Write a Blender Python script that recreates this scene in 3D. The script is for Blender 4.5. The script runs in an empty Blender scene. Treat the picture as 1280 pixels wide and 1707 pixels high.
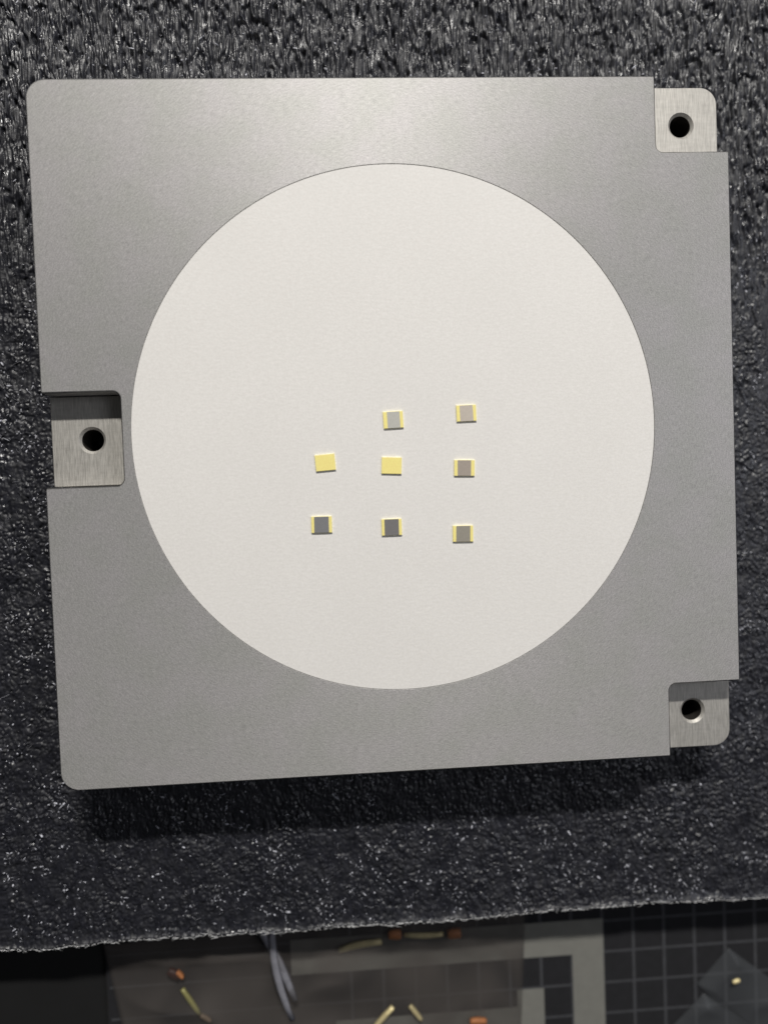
import bpy, bmesh, math, random
import numpy as np
from mathutils import Matrix, Vector

C = bpy.context.scene.collection
S = 0.01                       # scene is drawn in millimetres; 1 Blender unit = 100 mm
scn = bpy.context.scene
scn.unit_settings.scale_length = 0.1
R = math.radians
random.seed(7)
rng = np.random.default_rng(11)

# ---------------------------------------------------------------- camera
cam_d = bpy.data.cameras.new('camera')
cam = bpy.data.objects.new('camera', cam_d)
C.objects.link(cam)
scn.camera = cam
CAM_P = (-16.412, -16.833, 205.650)
RV = (0.03105, -0.05648, -0.03758)          # small turn away from straight down
a = Vector(RV)
Rw = Matrix.Rotation(a.length, 3, a.normalized()) @ Matrix(((1, 0, 0), (0, -1, 0), (0, 0, -1)))   # world -> (right, down, forward)
right, down, fwd = Vector(Rw[0]), Vector(Rw[1]), Vector(Rw[2])
cam.matrix_world = Matrix(((right.x, -down.x, -fwd.x, CAM_P[0] * S),
                           (right.y, -down.y, -fwd.y, CAM_P[1] * S),
                           (right.z, -down.z, -fwd.z, CAM_P[2] * S), (0, 0, 0, 1)))
cam_d.sensor_fit = 'HORIZONTAL'
cam_d.sensor_width = 36
cam_d.lens = 36 * 1198.5 / 1280
cam_d.clip_start = 0.05
cam_d.clip_end = 100
cam_d.dof.use_dof = True
cam_d.dof.focus_distance = 2.11
cam_d.dof.aperture_fstop = cam_d.lens * 1e-3 / (2 * 0.036)

# ---------------------------------------------------------------- light
w = bpy.data.worlds.new('World')
scn.world = w
w.use_nodes = True
bg = w.node_tree.nodes['Background']
bg.inputs[0].default_value = (0.93, 0.96, 1.0, 1)
bg.inputs[1].default_value = 0.035
scn.view_settings.view_transform = 'Standard'
scn.view_settings.look = 'None'
scn.view_settings.exposure = 0.05


def area(name, loc, target, sx, sy, power, col):
    d = bpy.data.lights.new(name, 'AREA')
    d.shape = 'RECTANGLE'
    d.size, d.size_y = sx * S, sy * S
    d.energy = power
    d.color = col
    o = bpy.data.objects.new(name, d)
    C.objects.link(o)
    o.location = Vector(loc) * S
    v = Vector(target) - Vector(loc)
    o.rotation_euler = v.to_track_quat('-Z', 'Y').to_euler()
    return o


area('desk_lamp', (55, 1350, 1190), (10, 0, 0), 480, 66, 3560, (1.0, 0.972, 0.925))
area('fill_light', (700, 120, 760), (0, -20, 0), 420, 420, 205, (0.90, 0.92, 1.0))  # added unseen soft fill from the right, brightens metal and disc


# ---------------------------------------------------------------- helpers
def tag(o, label=None, cat=None, group=None, kind=None):
    if label: o['label'] = label
    if cat: o['category'] = cat
    if group: o['group'] = group
    if kind: o['kind'] = kind
    return o


def empty(name, loc=(0, 0, 0), rz=0.0):
    o = bpy.data.objects.new(name, None)
    C.objects.link(o)
    o.location = Vector(loc) * S
    o.rotation_euler = (0, 0, rz)
    o.empty_display_size = 0.02
    return o


def link_bm(name, bm, mats, parent=None, smooth=False):
    me = bpy.data.meshes.new(name)
    bmesh.ops.scale(bm, vec=(S, S, S), verts=bm.verts)
    bm.to_mesh(me)
    bm.free()
    for m in (mats if isinstance(mats, (list, tuple)) else [mats]):
        me.materials.append(m)
    if smooth:
        me.polygons.foreach_set('use_smooth', [True] * len(me.polygons))
    o = bpy.data.objects.new(name, me)
    C.objects.link(o)
    if parent: o.parent = parent
    return o


def mesh_np(name, co, faces, mat, parent=None, smooth=True):
    """co (n,3) in mm, faces (m,4) or (m,3)."""
    me = bpy.data.meshes.new(name)
    k = faces.shape[1]
    me.vertices.add(len(co))
    me.vertices.foreach_set('co', (co * S).astype(np.float32).ravel())
    me.loops.add(faces.size)
    me.loops.foreach_set('vertex_index', faces.astype(np.int32).ravel())
    me.polygons.add(len(faces))
    me.polygons.foreach_set('loop_start', np.arange(0, faces.size, k, dtype=np.int32))
    me.polygons.foreach_set('loop_total', np.full(len(faces), k, dtype=np.int32))
    if smooth:
        me.polygons.foreach_set('use_smooth', np.ones(len(faces), dtype=bool))
    me.update(calc_edges=True)
    me.materials.append(mat)
    o = bpy.data.objects.new(name, me)
    C.objects.link(o)
    if parent: o.parent = parent
    return o


class N:
    """tiny node-tree writer"""
    def __init__(self, name):
        self.m = bpy.data.materials.new(name)
        self.m.use_nodes = True
        self.t = self.m.node_tree
        self.p = self.t.nodes['Principled BSDF']

    def n(self, kind, **kw):
        nd = self.t.nodes.new(kind)
        for k, v in kw.items():
            if k in nd.inputs.keys():
                self.s(nd, k, v)
            else:
                setattr(nd, k, v)
        return nd

    def s(self, nd, key, v):
        i = nd.inputs[key]
        if isinstance(v, bpy.types.NodeSocket):
            self.t.links.new(v, i)
        else:
            i.default_value = v

    def math(self, op, x, y=0.0, z=0.0, clamp=False):
        nd = self.n('ShaderNodeMath', operation=op, use_clamp=clamp)
        self.s(nd, 0, x); self.s(nd, 1, y); self.s(nd, 2, z)
        return nd.outputs[0]

    def coord(self):
        return self.n('ShaderNodeTexCoord').outputs['Object']

    def noise(self, vec, scale, detail=3, rough=0.55, dist=0.0):
        nd = self.n('ShaderNodeTexNoise')
        self.s(nd, 'Vector', vec); self.s(nd, 'Scale', scale); self.s(nd, 'Detail', detail)
        self.s(nd, 'Roughness', rough); self.s(nd, 'Distortion', dist)
        return nd.outputs['Fac']

    def mapped(self, vec, scale=(1, 1, 1), rot=(0, 0, 0)):
        nd = self.n('ShaderNodeMapping')
        self.s(nd, 'Vector', vec)
        nd.inputs['Scale'].default_value = scale
        nd.inputs['Rotation'].default_value = rot
        return nd.outputs[0]

    def ramp(self, fac, stops):
        nd = self.n('ShaderNodeValToRGB')
        self.s(nd, 'Fac', fac)
        e = nd.color_ramp.elements
        while len(e) < len(stops): e.new(0.5)
        for i, (p, c) in enumerate(stops):
            e[i].position = p
            e[i].color = (*c, 1) if len(c) == 3 else c
        return nd.outputs[0]

    def rng(self, fac, a, b, c, d):
        nd = self.n('ShaderNodeMapRange')
        self.s(nd, 0, fac); self.s(nd, 1, a); self.s(nd, 2, b); self.s(nd, 3, c); self.s(nd, 4, d)
        return nd.outputs[0]

    def bump(self, h, strength, dist, normal=None):
        nd = self.n('ShaderNodeBump')
        self.s(nd, 'Height', h); self.s(nd, 'Strength', strength); self.s(nd, 'Distance', dist)
        if normal is not None: self.s(nd, 'Normal', normal)
        return nd.outputs[0]

    def P(self, **kw):
        for k, v in kw.items():
            self.s(self.p, k.replace('_', ' '), v)
        return self.m


def plain(name, col, rough=0.5, metal=0.0, var=0.12, scale=60, bump=0.0):
    q = N(name)
    v = q.coord()
    f = q.noise(v, scale, 4)
    lo = tuple(max(0, c * (1 - var)) for c in col)
    hi = tuple(min(1, c * (1 + var)) for c in col)
    q.P(Base_Color=q.ramp(f, [(0.3, lo), (0.7, hi)]), Roughness=rough, Metallic=metal)
    if bump: q.P(Normal=q.bump(f, bump, 0.002))
    return q.m


# ---------------------------------------------------------------- materials
def mat_plate():
    q = N('turned_aluminium')
    v = q.coord()
    sep = q.n('ShaderNodeSeparateXYZ'); q.s(sep, 0, v)
    x, y = sep.outputs[0], sep.outputs[1]
    r = q.math('SQRT', q.math('ADD', q.math('MULTIPLY', x, x), q.math('MULTIPLY', y, y)))
    th = q.math('ARCTAN2', y, x)
    cmb = q.n('ShaderNodeCombineXYZ')
    q.s(cmb, 0, q.math('MULTIPLY', r, 380.0)); q.s(cmb, 1, q.math('MULTIPLY', th, 52.0))
    arcs = q.noise(cmb.outputs[0], 1.0, 3, 0.6)
    grain = q.noise(v, 300.0, 2, 0.7)
    mott = q.noise(v, 9.0, 3, 0.5)
    k = q.math('ADD', q.math('MULTIPLY', arcs, 0.38), q.math('MULTIPLY', grain, 0.62))
    col = q.ramp(k, [(0.38, (0.365, 0.360, 0.352)), (0.62, (0.585, 0.576, 0.563))])
    mix = q.n('ShaderNodeMix', data_type='RGBA', blend_type='MULTIPLY')
    mix.inputs[0].default_value = 1.0
    q.t.links.new(col, mix.inputs[6])
    q.t.links.new(q.ramp(mott, [(0.35, (0.95, 0.955, 0.94)), (0.65, (1.0, 0.985, 1.0))]), mix.inputs[7])
    # the lathe marks run round the disc: tangent = z x position
    tan = q.n('ShaderNodeVectorMath', operation='CROSS_PRODUCT')
    tan.inputs[0].default_value = (0, 0, 1); q.s(tan, 1, v)
    nrm = q.n('ShaderNodeVectorMath', operation='NORMALIZE'); q.s(nrm, 0, tan.outputs[0])
    q.P(Base_Color=mix.outputs[2], Metallic=0.80, Roughness=q.rng(grain, 0.3, 0.7, 0.63, 0.69),
        Anisotropic=0.44, Tangent=nrm.outputs[0], Anisotropic_Rotation=0.25)
    return q.m


def mat_tab(rot):
    q = N('milled_aluminium')
    v = q.coord()
    s = q.noise(q.mapped(v, (620, 26, 10), (0, 0, rot)), 1.0, 3, 0.6)
    g = q.noise(q.mapped(v, (22, 130, 10), (0, 0, rot)), 1.0, 3, 0.6)
    k = q.math('ADD', q.math('MULTIPLY', s, 0.82), q.math('MULTIPLY', g, 0.18))
    q.P(Base_Color=q.ramp(k, [(0.34, (0.37, 0.355, 0.325)), (0.66, (0.59, 0.568, 0.525))]), Metallic=0.55,
        Roughness=q.rng(s, 0.3, 0.7, 0.46, 0.60), Normal=q.bump(k, 0.4, 0.0008))
    return q.m


def mat_disc():
    q = N('matte_white_disc')
    v = q.coord()
    g = q.noise(v, 150, 5, 0.75)
    s = q.noise(q.mapped(v, (60, 160, 60), (0, 0, 0.15)), 1.0, 3, 0.6)
    m = q.noise(v, 4.0, 2, 0.5)
    k = q.math('ADD', q.math('ADD', q.math('MULTIPLY', g, 0.5), q.math('MULTIPLY', s, 0.3)), q.math('MULTIPLY', m, 0.1))
    q.P(Base_Color=q.ramp(k, [(0.38, (0.76, 0.738, 0.705)), (0.62, (0.865, 0.842, 0.810))]),
        Roughness=0.75, Normal=q.bump(k, 0.45, 0.0012))
    return q.m


def mat_foam():
    q = N('black_polyethylene_foam')
    v = q.coord()
    f1 = q.noise(q.mapped(v, (90, 45, 60)), 1.0, 2, 0.5, 0.6)
    f2 = q.noise(v, 120.0, 2, 0.5, 1.2)
    f3 = q.noise(v, 26.0, 4, 0.7)
    k = q.math('ADD', q.math('MULTIPLY', f1, 0.7), q.math('MULTIPLY', f2, 0.45))
    q.P(Base_Color=q.ramp(f1, [(0.3, (0.0085, 0.0088, 0.0118)), (0.75, (0.021, 0.0215, 0.0285))]),
        Roughness=q.rng(f3, 0.36, 0.60, 0.25, 0.60), Normal=q.bump(k, 0.45, 0.004))
    q.s(q.p, 'Specular IOR Level', 0.6)
    return q.m


M_PLATE = mat_plate()
M_TAB = mat_tab(0.0)
M_DISC = mat_disc()
M_FOAM = mat_foam()
M_FIBRE = plain('foam_fibre', (0.26, 0.262, 0.29), 0.3, 0, 0.3, 80)
M_RIM = plain('cut_foam_rim', (0.75, 0.755, 0.78), 0.4, 0, 0.35, 55, 0.6)
M_BORE = plain('shade_darkened_bore', (0.11, 0.10, 0.09), 0.45, 0.8, 0.2, 80)  # bore metal coloured dark to stand in for shade down the hole
M_EDGE = plain('cut_chamfer', (0.42, 0.415, 0.41), 0.30, 1.0, 0.1, 60)
M_GOLD = plain('gold_plating', (1.0, 0.845, 0.30), 0.5, 0.05, 0.05, 250)


# ---------------------------------------------------------------- noise in numpy
def hsh(ix, iy, s):
    n = (ix.astype(np.int64) * 374761393 + iy.astype(np.int64) * 668265263 + s * 1442695041) & 0xffffffff
    n = ((n ^ (n >> 13)) * 1274126177) & 0xffffffff
    n = n ^ (n >> 16)
    return (n & 0xffffff).astype(np.float32) / float(0xffffff)


def vnoise(x, y, s):
    ix, iy = np.floor(x), np.floor(y)
    fx, fy = (x - ix).astype(np.float32), (y - iy).astype(np.float32)
    ix = ix.astype(np.int64); iy = iy.astype(np.int64)
    ux, uy = fx * fx * (3 - 2 * fx), fy * fy * (3 - 2 * fy)
    a_, b_ = hsh(ix, iy, s), hsh(ix + 1, iy, s)
    c_, d_ = hsh(ix, iy + 1, s), hsh(ix + 1, iy + 1, s)
    return (a_ * (1 - ux) + b_ * ux) * (1 - uy) + (c_ * (1 - ux) + d_ * ux) * uy


def fbm(x, y, s, o=3):
    t = 0; amp = 0.5; tot = 0
    for i in range(o):
        t = t + amp * vnoise(x * 2 ** i, y * 2 ** i, s + i * 17); tot += amp; amp *= 0.5
    return t / tot


def worley(x, y, s):
    ix, iy = np.floor(x), np.floor(y)
    f1 = np.full(x.shape, 9.0, np.float32); f2 = f1.copy(); idv = np.zeros(x.shape, np.float32)
    for dx in (-1, 0, 1):
        for dy in (-1, 0, 1):
            cx, cy = (ix + dx).astype(np.int64), (iy + dy).astype(np.int64)
            px = cx + hsh(cx, cy, s); py = cy + hsh(cx, cy, s + 5)
            d = np.sqrt((px - x) ** 2 + (py - y) ** 2).astype(np.float32)
            near = d < f1
            f2 = np.where(near, f1, np.minimum(f2, d))
            idv = np.where(near, hsh(cx, cy, s + 9), idv)
            f1 = np.where(near, d, f1)
    return f1, f2, idv


def smooth(x, a_, b_):
    t = np.clip((x - a_) / (b_ - a_), 0, 1)
    return t * t * (3 - 2 * t)


Z_FOAM = -20.0
Y_EDGE = -155.6
Z_TABLE = -36.0


def valley(n_, wdt):
    return smooth(np.abs(2 * n_ - 1), 0.0, wdt)


def foam_h(X, Y):
    m = smooth(Y + 30 * (fbm(X / 22, Y / 22, 31) - 0.5) - 0.25 * (X - 100) * (X > 90), 10, 95)
    wx = X + 2.0 * (fbm(X / 5, Y / 14, 3) - 0.5) + 0.6 * (1 - 0.75 * m) * (vnoise(X / 1.2, Y / 3.0, 8) - 0.5)
    wy = Y + 2.5 * (fbm(X / 4, Y / 5, 4) - 0.5)
    # long drawn-out folds (upper part) and short crumbly cells (lower part)
    f1, f2, i1 = worley(wx / 1.35, wy / 10.0, 21)
    g1, g2, j1 = worley(wx / 1.25, wy / 1.7, 22)
    big = fbm(X / 7, Y / 9, 27, 2)
    amp = 0.55 + 0.9 * smooth(big, 0.35, 0.65)
    long_ = 0.75 * smooth(f2 - f1, 0.0, 0.32) + 0.35 * i1 + 0.75 * valley(fbm(wx / 1.5, wy / 11.0, 23, 2), 0.26)
    short = (0.40 * smooth(g2 - g1, 0.0, 0.40) + 0.50 * j1 + 0.40 * valley(fbm(wx / 1.1, wy / 1.9, 24, 2), 0.30)) * amp * 0.50
    h = long_ * m + short * (1 - m)
    rid = 1 - np.abs(2 * fbm(wx / 1.2, wy / (1.5 + 6.5 * m), 41, 2) - 1)
    h = h + (0.22 + 0.42 * m) * rid + (0.30 - 0.02 * m) * vnoise(wx / 0.6, wy / (0.8 + 4.0 * m), 55) + (0.5 + 0.4 * m) * fbm(X / 9, Y / 11, 61, 2)
    h = h - (0.25 + 0.65 * m) * smooth(fbm(wx / 2.2, wy / 4.5, 71, 2), 0.61, 0.73)
    return h - 1.7


# ---------------------------------------------------------------- table and foam
def box_bm(x0, x1, y0, y1, z0, z1, bev=0.0):
    bm = bmesh.new()
    bmesh.ops.create_cube(bm, size=1)
    for v in bm.verts:
        v.co = Vector(((x0 + x1) / 2 + v.co.x * (x1 - x0), (y0 + y1) / 2 + v.co.y * (y1 - y0), (z0 + z1) / 2 + v.co.z * (z1 - z0)))
    if bev:
        bmesh.ops.bevel(bm, geom=bm.edges[:], offset=bev, segments=2, affect='EDGES', profile=0.5)
    return bm


M_TABLE = plain('black_table', (0.002, 0.002, 0.0022), 0.8, 0, 0.3, 12)
tag(link_bm('table', box_bm(-400, 400, -420, 300, Z_TABLE - 26, Z_TABLE - 1.6), M_TABLE), kind='structure')


def axis(lo, hi, flo, fhi, fine, coarse):
    a1 = np.arange(lo, flo, coarse)
    a2 = np.arange(flo, fhi, fine)
    a3 = np.arange(fhi, hi + 1e-6, coarse)
    return np.unique(np.concatenate([a1, a2, a3]))


def make_foam():
    st = 0.27
    xs = axis(-170, 170, -126, 124, st, 1.1)
    ys = axis(Y_EDGE, 185, Y_EDGE, 138, st, 1.1)
    X, Y = np.meshgrid(xs, ys)
    Hh = foam_h(X, Y)
    under = (np.abs(X) < 99) & (np.abs(Y) < 99)
    Hh = np.where(under, np.minimum(Hh, 0.0), Hh)          # pressed flat under the plate
    # ragged rim: the last two millimetres droop and the cut line wanders
    d = Y - Y_EDGE
    wob = 1.5 * (fbm(X / 6, X * 0, 91, 3) - 0.5) + 0.9 * (fbm(X / 0.8, X * 0, 92, 2) - 0.5) + 1.2 * (vnoise(X / 28, X * 0, 93) - 0.5)
    Yw = Y + wob * (1 - smooth(d, 0, 4))
    Hh = Hh * smooth(d, -1.5, 2.5) + 0.35 * (1 - smooth(d, 0.0, 0.8)) * (0.3 + vnoise(X / 0.9, Y / 3, 94))
    Z = Z_FOAM + Hh
    ny, nx = X.shape
    co = np.stack([X, Yw, Z], -1).reshape(-1, 3)
    idx = np.arange(ny * nx).reshape(ny, nx)
    f = np.stack([idx[:-1, :-1], idx[:-1, 1:], idx[1:, 1:], idx[1:, :-1]], -1)
    mx = (X[:-1, :-1] + X[1:, 1:]) / 2; my = (Y[:-1, :-1] + Y[1:, 1:]) / 2
    keep = ~((np.abs(mx) < 78) & (np.abs(my) < 78))
    faces = f[keep].reshape(-1, 4)
    # side wall down to the table
    rows = 7
    sx = X[0]; base = co[idx[0]]
    wall = [base]; ids = [idx[0]]
    n0 = len(co)
    extra = []
    for k in range(1, rows + 1):
        t = k / rows
        z = base[:, 2] * (1 - t) + (Z_TABLE + 0.3) * t
        y = base[:, 1] + 0.6 * t + 0.9 * (fbm(sx / 1.6, z / 1.6 + 40, 96, 2) - 0.5) * (1 if k < rows else 0.5)
        extra.append(np.stack([sx, y, z], -1))
        ids.append(np.arange(n0, n0 + nx)); n0 += nx
    co = np.concatenate([co] + extra)
    wf = []
    for k in range(rows):
        wf.append(np.stack([ids[k][:-1], ids[k + 1][:-1], ids[k + 1][1:], ids[k][1:]], -1))
    # coarse patch hidden under the plate
    px = np.array([(-79, -79), (79, -79), (79, 79), (-79, 79)], float)
    pc = np.column_stack([px, np.full(4, Z_FOAM - 0.6)])
    co = np.concatenate([co, pc])
    faces = np.concatenate([faces] + wf + [np.array([[n0, n0 + 1, n0 + 2, n0 + 3]])])
    return mesh_np('foam_sheet', co, faces, M_FOAM)


foam = make_foam()
tag(foam, 'large black crinkled foam sheet with a frayed front edge, lying under the metal plate', 'foam sheet')


def strands(name, n, gen, rad, mat, parent):
    """n bent three-sided strands; gen(i) -> list of points"""
    co = []; fc = []
    b = 0
    for i in range(n):
        pts, r = gen(i)
        m = len(pts)
        for j, p in enumerate(pts):
            t = pts[min(j + 1, m - 1)] - pts[max(j - 1, 0)]
            t = t / (np.linalg.norm(t) + 1e-9)
            s1 = np.cross(t, (0.2, 0.3, 1.0)); s1 /= np.linalg.norm(s1) + 1e-9
            s2 = np.cross(t, s1)
            rr = r * (1 - 0.75 * (j / (m - 1)) ** 2)
            for q in range(3):
                an = q * 2 * math.pi / 3
                co.append(p + rr * (math.cos(an) * s1 + math.sin(an) * s2))
        for j in range(m - 1):
            for q in range(3):
                fc.append((b + j * 3 + q, b + j * 3 + (q + 1) % 3, b + (j + 1) * 3 + (q + 1) % 3, b + (j + 1) * 3 + q))
        b += m * 3
    o = mesh_np(name, np.array(co), np.array(fc), mat, parent)
    o['kind'] = 'stuff'
    return o


def edge_gen(i):
    x = rng.uniform(-135, 130)
    wob = 1.5 * (fbm(np.array([x / 6]), np.array([0.]), 91, 3)[0] - 0.5) + 0.9 * (fbm(np.array([x / 0.8]), np.array([0.]), 92, 2)[0] - 0.5) \
        + 1.2 * (vnoise(np.array([x / 28]), np.array([0.]), 93)[0] - 0.5)
    y = Y_EDGE + wob + rng.uniform(-0.05, 0.12)
    L = rng.gamma(2.0, 0.34)
    an = rng.normal(0, 0.35) + (math.pi if rng.random() < 0.5 else 0)
    if rng.random() < 0.13: an = -math.pi / 2 + rng.normal(0, 0.6); L *= 0.9
    p = np.array([x, y, Z_FOAM + rng.uniform(0.1, 0.7)])
    pts = [p]
    for k in range(4):
        an += rng.normal(0, 0.4)
        p = p + np.array([math.cos(an), math.sin(an) * 0.55, rng.normal(0, 0.2)]) * L / 4
        pts.append(p)
    return pts, rng.uniform(0.03, 0.09)


strands('edge_fibre', 1500, edge_gen, 0.1, M_RIM, foam)

SX = rng.uniform(-124, 122, 9000); SY = rng.uniform(Y_EDGE + 1, 132, 9000)
ok = (np.abs(SX) > 100) | (np.abs(SY) > 100)
ok &= rng.random(9000) < np.where(SY > 40, 0.22, 0.6)
SX, SY = SX[ok], SY[ok]
SH = foam_h(SX, SY)


def wisp_gen(i):
    L = rng.gamma(2.0, 0.55)
    an = rng.uniform(0, 2 * math.pi)
    p = np.array([SX[i], SY[i], Z_FOAM + SH[i] + 0.02])
    pts = [p]; cur = rng.normal(0, 0.45)
    for k in range(4):
        an += cur + rng.normal(0, 0.25)
        p = p + np.array([math.cos(an), math.sin(an), 0.35 * (1.2 - k * 0.8) * rng.random()]) * L / 4
        pts.append(p)
    return pts, rng.uniform(0.03, 0.075)


strands('surface_fibre', len(SX), wisp_gen, 0.05, M_FIBRE, foam)


# added flakes whose pale colour stands in for lamp glints on the foam
def glint_flakes(n):
    X = rng.uniform(-126, 124, n); Y = rng.uniform(Y_EDGE + 0.5, 134, n)
    dens = smooth(fbm(X / 6, Y / 6, 131, 3), 0.45, 0.72) * np.where(Y > 60, 0.35, 1.0)
    k = ((np.abs(X) > 100) | (np.abs(Y) > 100)) & (rng.random(n) < 0.04 + 0.80 * dens)
    X, Y = X[k], Y[k]; n = len(X)
    Z = Z_FOAM + foam_h(X, Y)
    th = rng.uniform(0, 2 * np.pi, n)
    u = np.stack([np.cos(th), np.sin(th), rng.normal(0, 0.45, n)], -1)
    v = np.stack([-np.sin(th), np.cos(th), rng.normal(0, 0.75, n)], -1)
    a_ = (0.12 + rng.gamma(1.4, 0.16, n))[:, None]; b_ = rng.uniform(0.05, 0.20, n)[:, None]
    c_ = np.stack([X, Y, Z + 0.12], -1)
    w_ = np.cross(u, v); w_ /= np.linalg.norm(w_, axis=1)[:, None]
    P = [c_ - u * a_ - v * b_, c_ - v * b_ * 1.3 + w_ * 0.06, c_ + u * a_ - v * b_ * 0.5,
         c_ + u * a_ * 0.8 + v * b_, c_ + v * b_ * 1.2 + w_ * 0.06, c_ - u * a_ * 0.9 + v * b_]
    P += [p - w_ * 0.05 for p in P]
    co = np.stack(P, 1).reshape(-1, 3)
    q = np.array([(0, 1, 4, 5), (1, 2, 3, 4), (11, 10, 7, 6), (10, 9, 8, 7), (0, 6, 7, 1), (1, 7, 8, 2), (2, 8, 9, 3), (3, 9, 10, 4), (4, 10, 11, 5), (5, 11, 6, 0)])
    f = (np.arange(n)[:, None, None] * 12 + q[None]).reshape(-1, 4)
    o = mesh_np('glint_flake', co, f, M_GLINT, foam, False)
    o['kind'] = 'stuff'


M_GLINT = plain('pale_glint_flake', (0.42, 0.425, 0.47), 0.22, 0, 0.6, 90)  # pale base colour paints the glints of the black foam
glint_flakes(27000)


# ---------------------------------------------------------------- the metal plate
H = 99.2; NT = 77.6; NL = 13.15; DEP = 6.5; TH = -Z_FOAM


def arc(cx, cy, r, a0, a1, n):
    return [(cx + r * math.cos(R(a0 + (a1 - a0) * i / n)), cy + r * math.sin(R(a0 + (a1 - a0) * i / n))) for i in range(n + 1)]


RC, RI, RO = 5.4, 2.1, 0.55
outline = []
outline += arc(-H + RC, -H + RC, RC, 180, 270, 14)                       # front left corner
outline += arc(NT - RO, -H + RO, RO, 270, 360, 4)
outline += arc(NT + RI, -NT - RI, RI, 180, 90, 8)                        # inner corner of front right notch
outline += arc(H - RO, -NT + RO, RO, 270, 360, 4)
outline += arc(H - RO, NT - RO, RO, 0, 90, 4)
outline += arc(NT + RI, NT + RI, RI, 270, 180, 8)                        # inner corner of back right notch
outline += arc(NT - RO, H - RO, RO, 0, 90, 4)
outline += arc(-H + RC, H - RC, RC, 90, 180, 14)
outline += arc(-H + RO, NL + RO, RO, 180, 270, 4)
outline += arc(-NT - RI, NL - RI, RI, 90, 0, 8)
outline += arc(-NT - RI, -NL + RI, RI, 0, -90, 8)
outline += arc(-H + RO, -NL - RO, RO, 90, 180, 4)


def offset(poly, d):
    out = []
    n = len(poly)
    for i in range(n):
        p0, p1, p2 = Vector(poly[i - 1]), Vector(poly[i]), Vector(poly[(i + 1) % n])
        e1, e2 = (p1 - p0), (p2 - p1)
        if e1.length < 1e-6 or e2.length < 1e-6:
            out.append(tuple(p1)); continue
        n1 = Vector((-e1.y, e1.x)).normalized(); n2 = Vector((-e2.y, e2.x)).normalized()
        m = (n1 + n2).normalized()
        out.append(tuple(p1 + m * d / max(0.5, m.dot(n1))))
    return out


def ring(bm, pts, z):
    vs = [bm.verts.new((p[0], p[1], z)) for p in pts]
    return vs


def bridge(bm, a_, b_, flip=False):
    n = len(a_)
    for i in range(n):
        q = (a_[i], a_[(i + 1) % n], b_[(i + 1) % n], b_[i])
        bm.faces.new(q[::-1] if flip else q)


def fill(bm, loops):
    es = []
    for lp in loops:
        for i in range(len(lp)):
            e = bm.edges.get((lp[i], lp[(i + 1) % len(lp)])) or bm.edges.new((lp[i], lp[(i + 1) % len(lp)]))
            es.append(e)
    return bmesh.ops.triangle_fill(bm, edges=es, use_beauty=True)


def circle(cx, cy, r, n):
    return [(cx + r * math.cos(2 * math.pi * i / n), cy + r * math.sin(2 * math.pi * i / n)) for i in range(n)]


plate = empty('metal_plate', (0, 0, Z_FOAM))
tag(plate, 'square grey aluminium plate with notched corners and a large white round centre', 'metal plate')
PZ = TH       # children are drawn with z=0 at the plate's top, the empty sits at its base


def shift(o):
    o.location = (0, 0, PZ * S)
    return o


bm = bmesh.new()
c = 0.38
top = ring(bm, offset(outline, c), 0.0)
mid = ring(bm, outline, -c)
bot = ring(bm, outline, -TH)
bridge(bm, bot, mid)
k0 = len(bm.faces)
bridge(bm, mid, top)
bm.faces.ensure_lookup_table()
for f in bm.faces[k0:]: f.material_index = 1
h0 = ring(bm, circle(0, 0, 75.14, 256), 0.0)
h1 = ring(bm, circle(0, 0, 75.07, 256), -0.14)
h2 = ring(bm, circle(0, 0, 75.07, 256), -1.5)
bridge(bm, h0, h1, True); bridge(bm, h1, h2, True)
fill(bm, [top, h0])
bm.faces.new(h2)
fill(bm, [bot])
bmesh.ops.recalc_face_normals(bm, faces=bm.faces)
shift(link_bm('plate_body', bm, [M_PLATE, M_EDGE], plate))

# white disc let into the plate, 0.12 mm below its face
bm = bmesh.new()
r0 = ring(bm, circle(0, 0, 74.9, 256), -0.10)
r1 = ring(bm, circle(0, 0, 75.0, 256), -0.2)
r2 = ring(bm, circle(0, 0, 75.0, 256), -1.49)
bridge(bm, r2, r1); bridge(bm, r1, r0)
bm.faces.new(r0); bm.faces.new(r2[::-1])
shift(link_bm('white_disc', bm, M_DISC, plate))


def tab(poly, hx, hy, mat):
    """mounting tab, 6.5 mm below the plate's face, with a countersunk hole right through"""
    bm = bmesh.new()
    cc = 0.15
    t0 = ring(bm, offset(poly, cc), -DEP)
    t1 = ring(bm, poly, -DEP - cc)
    t2 = ring(bm, poly, -TH)
    bridge(bm, t2, t1); bridge(bm, t1, t0)
    n = 48
    a0 = ring(bm, circle(hx, hy, 3.9, n), -DEP)
    a1 = ring(bm, circle(hx, hy, 3.15, n), -DEP - 0.75)
    a2 = ring(bm, circle(hx, hy, 3.15, n), -TH)
    fill(bm, [t0, a0]); fill(bm, [t2, a2])
    bridge(bm, a0, a1, True)
    k = len(bm.faces)
    bridge(bm, a1, a2, True)
    bm.faces.ensure_lookup_table()
    bore = bm.faces[k:]
    for f in bore: f.material_index = 1
    bmesh.ops.recalc_face_normals(bm, faces=bm.faces)
    return shift(link_bm('mounting_tab', bm, [mat, M_BORE], plate))


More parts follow.
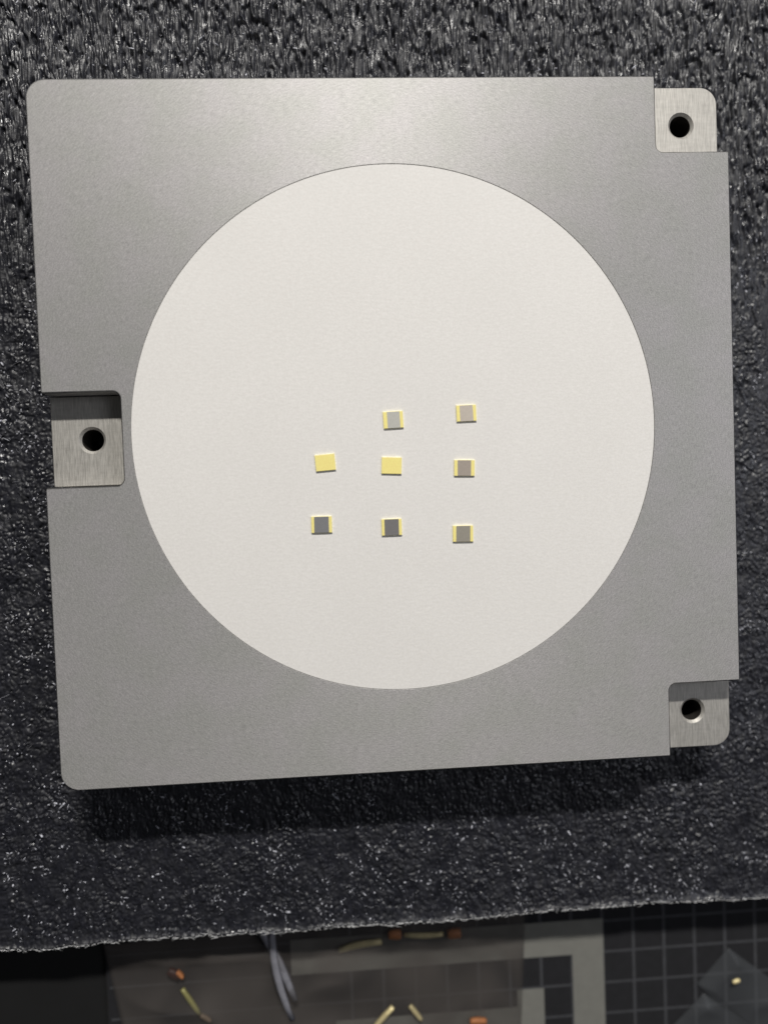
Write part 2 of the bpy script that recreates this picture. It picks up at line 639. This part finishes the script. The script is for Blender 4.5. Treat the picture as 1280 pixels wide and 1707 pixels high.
g = 0.30
RT = 5.0
tab([(NT + g, NT + g + RI)] + [(p[0] + g, p[1] + g) for p in arc(NT + RI, NT + RI, RI, 180, 270, 8)][1:] + [(H, NT + g)] +
    arc(H - RT, H - RT, RT, 0, 90, 12) + [(NT + g, H)], 88.2, 88.1, M_TAB)
tab([(NT + g, -H)] + arc(H - RT, -H + RT, RT, 270, 360, 12) + [(H, -NT - g)] +
    [(p[0] + g, p[1] - g) for p in arc(NT + RI, -NT - RI, RI, 90, 180, 8)], 87.6, -88.0, M_TAB)
tab([(-H, -NL + g)] + [(p[0] - g, p[1] + g) for p in arc(-NT - RI, -NL + RI, RI, 270, 360, 8)] +
    [(p[0] - g, p[1] - g) for p in arc(-NT - RI, NL - RI, RI, 0, 90, 8)] + [(-H, NL - g)], -87.9, 0.25, M_TAB)


# ---------------------------------------------------------------- little chips on the disc
def image_pt(u, v, z):
    d = right * ((u - 640) / 1198.5) + down * ((v - 853.5) / 1198.5) + fwd
    t = (z - CAM_P[2]) / d.z
    return (CAM_P[0] + d.x * t, CAM_P[1] + d.y * t)


CH = 0.54
ZD = -0.10


def film_mat(name, col):
    q = N(name)
    v = q.coord()
    f = q.noise(q.mapped(v, (120, 300, 100)), 1.0, 4, 0.7)
    q.P(Base_Color=q.ramp(f, [(0.3, tuple(x * 0.93 for x in col)), (0.7, tuple(x * 1.06 for x in col))]),
        Roughness=0.55, Metallic=0.15)
    return q.m


M_SIDE = plain('chip_side', (0.97, 0.86, 0.46), 0.5, 0.05, 0.1, 250)
chips = [
    # corners in a 3.556x crop whose origin is (480, 640): TL TR BR BL, then film colour and left/right gold width (share)
    ((562, 165, 680, 157, 686, 258, 568, 265), (0.53, 0.52, 0.475), 0.20, 0.15, 'small chip with a pale silver middle, directly above the straight all gold chip'),
    ((996, 125, 1113, 121, 1119, 217, 1001, 224), (0.56, 0.50, 0.43), 0.17, 0.15, 'small chip with a pale beige middle between gold edges, topmost of the right column'),
    ((157, 422, 274, 411, 286, 508, 167, 520), None, 0, 0, 'all gold square chip tilted to the left, leftmost of the middle row'),
    ((557, 433, 675, 434, 673, 535, 553, 531), None, 0, 0, 'all gold square chip lying straight in the middle of the group on the white disc'),
    ((987, 449, 1107, 450, 1106, 545, 984, 545), (0.40, 0.345, 0.295), 0.15, 0.17, 'small chip with a taupe brown middle between gold edges, right of the two gold chips'),
    ((137, 787, 260, 782, 262, 882, 140, 884), (0.225, 0.225, 0.232), 0.13, 0.14, 'small chip with a dark bluish grey middle, at the lower left of the group'),
    ((552, 802, 673, 797, 677, 896, 559, 900), (0.20, 0.192, 0.190), 0.14, 0.14, 'small chip with a dark brownish grey middle, in the middle of the bottom row'),
    ((976, 840, 1099, 838, 1097, 935, 979, 937), (0.33, 0.305, 0.255), 0.15, 0.14, 'small chip with an olive grey middle between gold edges, lowest of the right column'),
]
for q8, col, gl, gr, lab in chips:
    P = [Vector(image_pt(480 + q8[2 * i] / 3.556, 640 + q8[2 * i + 1] / 3.556, ZD + CH)) for i in range(4)]
    ctr = (P[0] + P[1] + P[2] + P[3]) / 4
    ux = ((P[1] - P[0]) + (P[2] - P[3])) / 2
    uy = ((P[0] - P[3]) + (P[1] - P[2])) / 2
    W, L = ux.length, uy.length
    rz = math.atan2(ux.y, ux.x)
    t = tag(empty('chip', (ctr.x, ctr.y, ZD), rz), lab, 'chip', 'small gold edged chips on the white disc')
    link_bm('chip_base', box_bm(-W / 2, W / 2, -L / 2, L / 2, 0, CH - 0.04, 0.05), M_SIDE, t)
    zt = CH - 0.045
    e = 0.07
    if col is None:
        link_bm('gold_film', box_bm(-W / 2 + e, W / 2 - e, -L / 2 + e, L / 2 - e * 3, zt, CH, 0.015), M_GOLD, t)
    else:
        xa, xb = -W / 2 + W * (gl + 0.015), W / 2 - W * (gr + 0.015)
        M_F = film_mat('grey_film', col)
        link_bm('gold_strip', box_bm(-W / 2 + e, xa - 0.04, -L / 2 + e, L / 2 - e * 3, zt, CH, 0.015), M_GOLD, t)
        link_bm('gold_strip', box_bm(xb + 0.04, W / 2 - e, -L / 2 + e, L / 2 - e * 3, zt, CH, 0.015), M_GOLD, t)
        bmf = box_bm(xa, xb, -L / 2 + e, L / 2 - e * 2, zt, CH + 0.015)
        for v in bmf.verts:                      # the printed film is never quite square
            v.co.x += random.uniform(-0.12, 0.12)
        link_bm('grey_film', bmf, M_F, t)


# ---------------------------------------------------------------- things below the foam's edge, out of focus
def quad_prism(name, pts, z0, z1, mat, parent=None):
    bm = bmesh.new()
    a_ = ring(bm, pts, z0); b_ = ring(bm, pts, z1)
    bridge(bm, a_, b_)
    bm.faces.new(b_); bm.faces.new(a_[::-1])
    bmesh.ops.recalc_face_normals(bm, faces=bm.faces)
    return link_bm(name, bm, mat, parent)


def ip(u, v, z):
    return image_pt(u, v, z)


ZT = Z_TABLE
M_MAT = plain('mat_black', (0.008, 0.008, 0.010), 0.95, 0, 0.2, 40)
M_LINE = plain('mat_line', (0.044, 0.045, 0.050), 0.95, 0, 0.15, 60)
M_WHITE = plain('mat_white', (0.17, 0.168, 0.150), 0.95, 0, 0.06, 30)
mat = empty('cutting_mat', (60, -200, ZT - 1.5))
tag(mat, 'black gridded mat with pale printed blocks beyond the foam sheet edge', 'cutting mat')
x_l = ip(176, 1600, ZT)[0]
o = link_bm('mat_sheet', box_bm(x_l, 230, -330, -120, ZT - 1.5, ZT, 0.0), M_MAT)
for ob in (o,):
    ob.parent = mat; ob.matrix_parent_inverse = Matrix.Translation(-Vector((60, -200, ZT - 1.5)) * S)


def on_mat(o_):
    o_.parent = mat
    o_.matrix_parent_inverse = Matrix.Translation(-Vector((60, -200, ZT - 1.5)) * S)
    return o_


gx0 = ip(1057, 1640, ZT)[0]; pitch = ip(1108, 1640, ZT)[0] - gx0
gy0 = ip(1100, 1580, ZT)[1]
x, k = gx0 - pitch * 1.0, 0
wx1 = ip(1006, 1600, ZT)[0]
wx0 = ip(955, 1640, ZT)[0]
wy1 = ip(980, 1533, ZT)[1]; wy0 = ip(950, 1592, ZT)[1]
wy2 = ip(900, 1648, ZT)[1]; wx2 = ip(907, 1670, ZT)[0]
on_mat(link_bm('white_block', box_bm(wx0, wx1, -300, wy1, ZT, ZT + 0.16), M_WHITE))
wl1 = ip(485, 1600, ZT)[0]; wl2 = ip(560, 1690, ZT)[0]; wl3 = ip(862, 1650, ZT)[0]; wy3 = ip(700, 1692, ZT)[1]
on_mat(link_bm('white_block', box_bm(wl1, wx0 - 0.01, wy0, wy1, ZT, ZT + 0.16), M_WHITE))
on_mat(link_bm('white_block', box_bm(wl3, wx2, -300, wy2, ZT, ZT + 0.16), M_WHITE))
on_mat(link_bm('white_block', box_bm(wl2, wl3 - 0.01, -300, wy3, ZT, ZT + 0.16), M_WHITE))
for k in range(-9, 14):
    xx = gx0 + k * pitch
    if xx < x_l + 2: continue
    if xx > 225: break
    on_mat(link_bm('grid_line', box_bm(xx - 0.5, xx + 0.5, -328, -121, ZT + 0.05 + 0.03, ZT + 0.12), M_LINE))
for k in range(-12, 7):
    yy = gy0 + k * pitch
    on_mat(link_bm('grid_line', box_bm(x_l + 1, 228, yy - 0.4, yy + 0.4, ZT + 0.06, ZT + 0.09), M_LINE))


# clear bags: a crumpled film with a real thickness of air inside
def film(name, col, cover, rough=0.18):
    q = N(name)
    v = q.coord()
    f = q.noise(v, 5, 1, 0.5, 0.4)
    q.P(Base_Color=(*col, 1), Roughness=rough, Alpha=q.rng(f, 0.3, 0.7, cover * 0.55, cover * 1.5),
        Normal=q.bump(f, 0.5, 0.02))
    return q.m


def bag(corners, zlo, puff, seed, matl, n=40, fold=0.8):
    """two crumpled sheets sealed along the rim"""
    c4 = [np.array(c) for c in corners]
    u = np.linspace(0, 1, n)
    U, V = np.meshgrid(u, u)
    X = (1 - U) * (1 - V) * c4[0][0] + U * (1 - V) * c4[1][0] + U * V * c4[2][0] + (1 - U) * V * c4[3][0]
    Y = (1 - U) * (1 - V) * c4[0][1] + U * (1 - V) * c4[1][1] + U * V * c4[2][1] + (1 - U) * V * c4[3][1]
    rim = np.clip(np.minimum(np.minimum(U, 1 - U), np.minimum(V, 1 - V)) * 7, 0, 1) ** 0.7
    rid = np.abs(2 * fbm(X / 26 + seed, Y / 15, seed, 1) - 1)
    zt_ = zlo + 0.3 + rim * (puff + fold * 3 * (0.5 - rid))
    zb_ = zlo + 0.1 + 0 * X
    co = np.concatenate([np.stack([X, Y, zt_], -1).reshape(-1, 3), np.stack([X, Y, zb_], -1).reshape(-1, 3)])
    idx = np.arange(n * n).reshape(n, n)
    f = np.stack([idx[:-1, :-1], idx[:-1, 1:], idx[1:, 1:], idx[1:, :-1]], -1).reshape(-1, 4)
    fb = f[:, ::-1] + n * n
    b = np.concatenate([idx[0, :], idx[1:, -1], idx[-1, -2::-1], idx[-2:0:-1, 0]])
    b2 = np.roll(b, -1)
    side = np.stack([b, b + n * n, b2 + n * n, b2], -1)
    return mesh_np('plastic_bag', co, np.concatenate([f, fb, side]), matl)


M_BAG1 = film('brownish_clear_film', (0.115, 0.103, 0.095), 0.30, 0.22)
M_BAG2 = film('clear_grey_film', (0.12, 0.128, 0.137), 0.18, 0.3)
zb = ZT + 0.3
tag(bag([ip(172, 1575, zb), ip(876, 1500, zb), ip(866, 1790, zb), ip(225, 1800, zb)], zb, 3.0, 5, M_BAG1, 70, 1.3),
    'wide clear brownish plastic bag with small gold and orange pieces in it, out of focus', 'plastic bag')
tag(bag([ip(1213, 1580, zb), ip(1330, 1665, zb), ip(1270, 1740, zb), ip(1160, 1640, zb)], zb, 0.9, 9, M_BAG2, 36, 1.0),
    'small clear grey bag with a gold speck, at the photo right edge on the mat', 'plastic bag')
tag(bag([ip(1172, 1655, zb), ip(1260, 1715, zb), ip(1200, 1800, zb), ip(1095, 1735, zb)], zb + 0.1, 0.9, 12, M_BAG2, 36, 1.0),
    'small pale grey bag cut off by the photo bottom edge', 'plastic bag')

M_ORANGE = plain('orange_end', (0.55, 0.20, 0.06), 0.5, 0, 0.2, 60)
M_YEL = plain('brass_strip', (0.80, 0.68, 0.36), 0.4, 0.1, 0.15, 60)
M_STRAP = plain('pale_strap', (0.20, 0.20, 0.225), 0.4, 0, 0.15, 60)
zc = ZT + 0.9


def bar(name, u0, v0, u1, v1, wpx, z, mat_, parent, hgt=1.0, bow=0.0):
    p0, p1 = Vector(ip(u0, v0, z)), Vector(ip(u1, v1, z))
    d = p1 - p0
    n_ = Vector((-d.y, d.x)).normalized()
    w_ = wpx / 5.1 / 2
    bm = bmesh.new()
    segs = 6
    secs = []
    for i in range(segs + 1):
        t = i / segs
        c_ = p0 + d * t + n_ * bow * math.sin(math.pi * t)
        ww = w_ * (0.75 + 0.25 * math.sin(math.pi * t))
        secs.append([bm.verts.new((c_.x + n_.x * s * ww, c_.y + n_.y * s * ww, z + zz)) for s, zz in
                     ((-1, 0), (-0.6, hgt), (0.6, hgt), (1, 0))])
    for i in range(segs):
        for j in range(4):
            bm.faces.new((secs[i][j], secs[i][(j + 1) % 4], secs[i + 1][(j + 1) % 4], secs[i + 1][j]))
    bm.faces.new(secs[0]); bm.faces.new(secs[-1][::-1])
    bmesh.ops.recalc_face_normals(bm, faces=bm.faces)
    o_ = link_bm(name, bm, mat_, None, True)
    if parent is not None:
        o_.parent = parent
        o_.matrix_parent_inverse = Matrix.Translation(-parent.location)
    return o_


def piece(u, v, label):
    p_ = ip(u, v, zc)
    return tag(empty('connector', (p_[0], p_[1], zc)), label, 'connector', 'small gold pieces in the clear bag')


t = piece(706, 1557, 'gold piece with two orange ends just under the foam edge, in the clear bag')
bar('orange_end', 647, 1557, 668, 1557, 20, zc, M_ORANGE, t, 1.6)
bar('orange_end', 745, 1556, 767, 1555, 20, zc, M_ORANGE, t, 1.6)
bar('gold_strip', 673, 1558, 738, 1557, 11, zc, M_YEL, t, 0.9, -0.4)
bar('gold_strip', 565, 1584, 636, 1570, 14, zc, M_YEL, t, 0.9, 0.5)
t = piece(665, 1690, 'two gold strips leaning together at the photo bottom edge, in the clear bag')
bar('gold_strip', 622, 1715, 655, 1678, 11, zc, M_YEL, t)
bar('gold_strip', 683, 1676, 702, 1700, 10, zc, M_YEL, t)
bar('orange_end', 783, 1702, 810, 1702, 14, zc, M_ORANGE, t, 1.2)
t = piece(310, 1650, 'yellow green strip with a dark red end on the left side of the clear bag')
bar('orange_end', 281, 1618, 300, 1628, 18, zc, plain('dark_red_end', (0.04, 0.008, 0.004), 0.5), t, 1.4)
bar('gold_strip', 296, 1618, 306, 1628, 8, zc, M_ORANGE, t, 1.6)
bar('gold_strip', 304, 1648, 333, 1690, 10, zc, plain('greenish_brass', (0.32, 0.30, 0.10), 0.4, 0.1), t)
bar('gold_strip', 335, 1692, 352, 1702, 9, zc, plain('dull_copper', (0.25, 0.18, 0.12), 0.5), t)
o = bar('gold_strip', 1221, 1638, 1232, 1634, 8, zb + 2.0, M_YEL, None, 0.6)
o.name = 'gold_speck'
tag(o, 'tiny gold speck on the small grey bag near the photo right edge', 'gold speck')
t = tag(empty('cable_tie', (*ip(460, 1600, ZT + 4), ZT + 4)), 'pair of pale translucent straps crossing below the foam edge', 'strap')
bar('strap', 430, 1545, 492, 1668, 15, ZT + 4.2, M_STRAP, t, 0.6, 0.8)
bar('strap', 452, 1540, 487, 1700, 14, ZT + 5.0, M_STRAP, t, 0.6, -1.8)
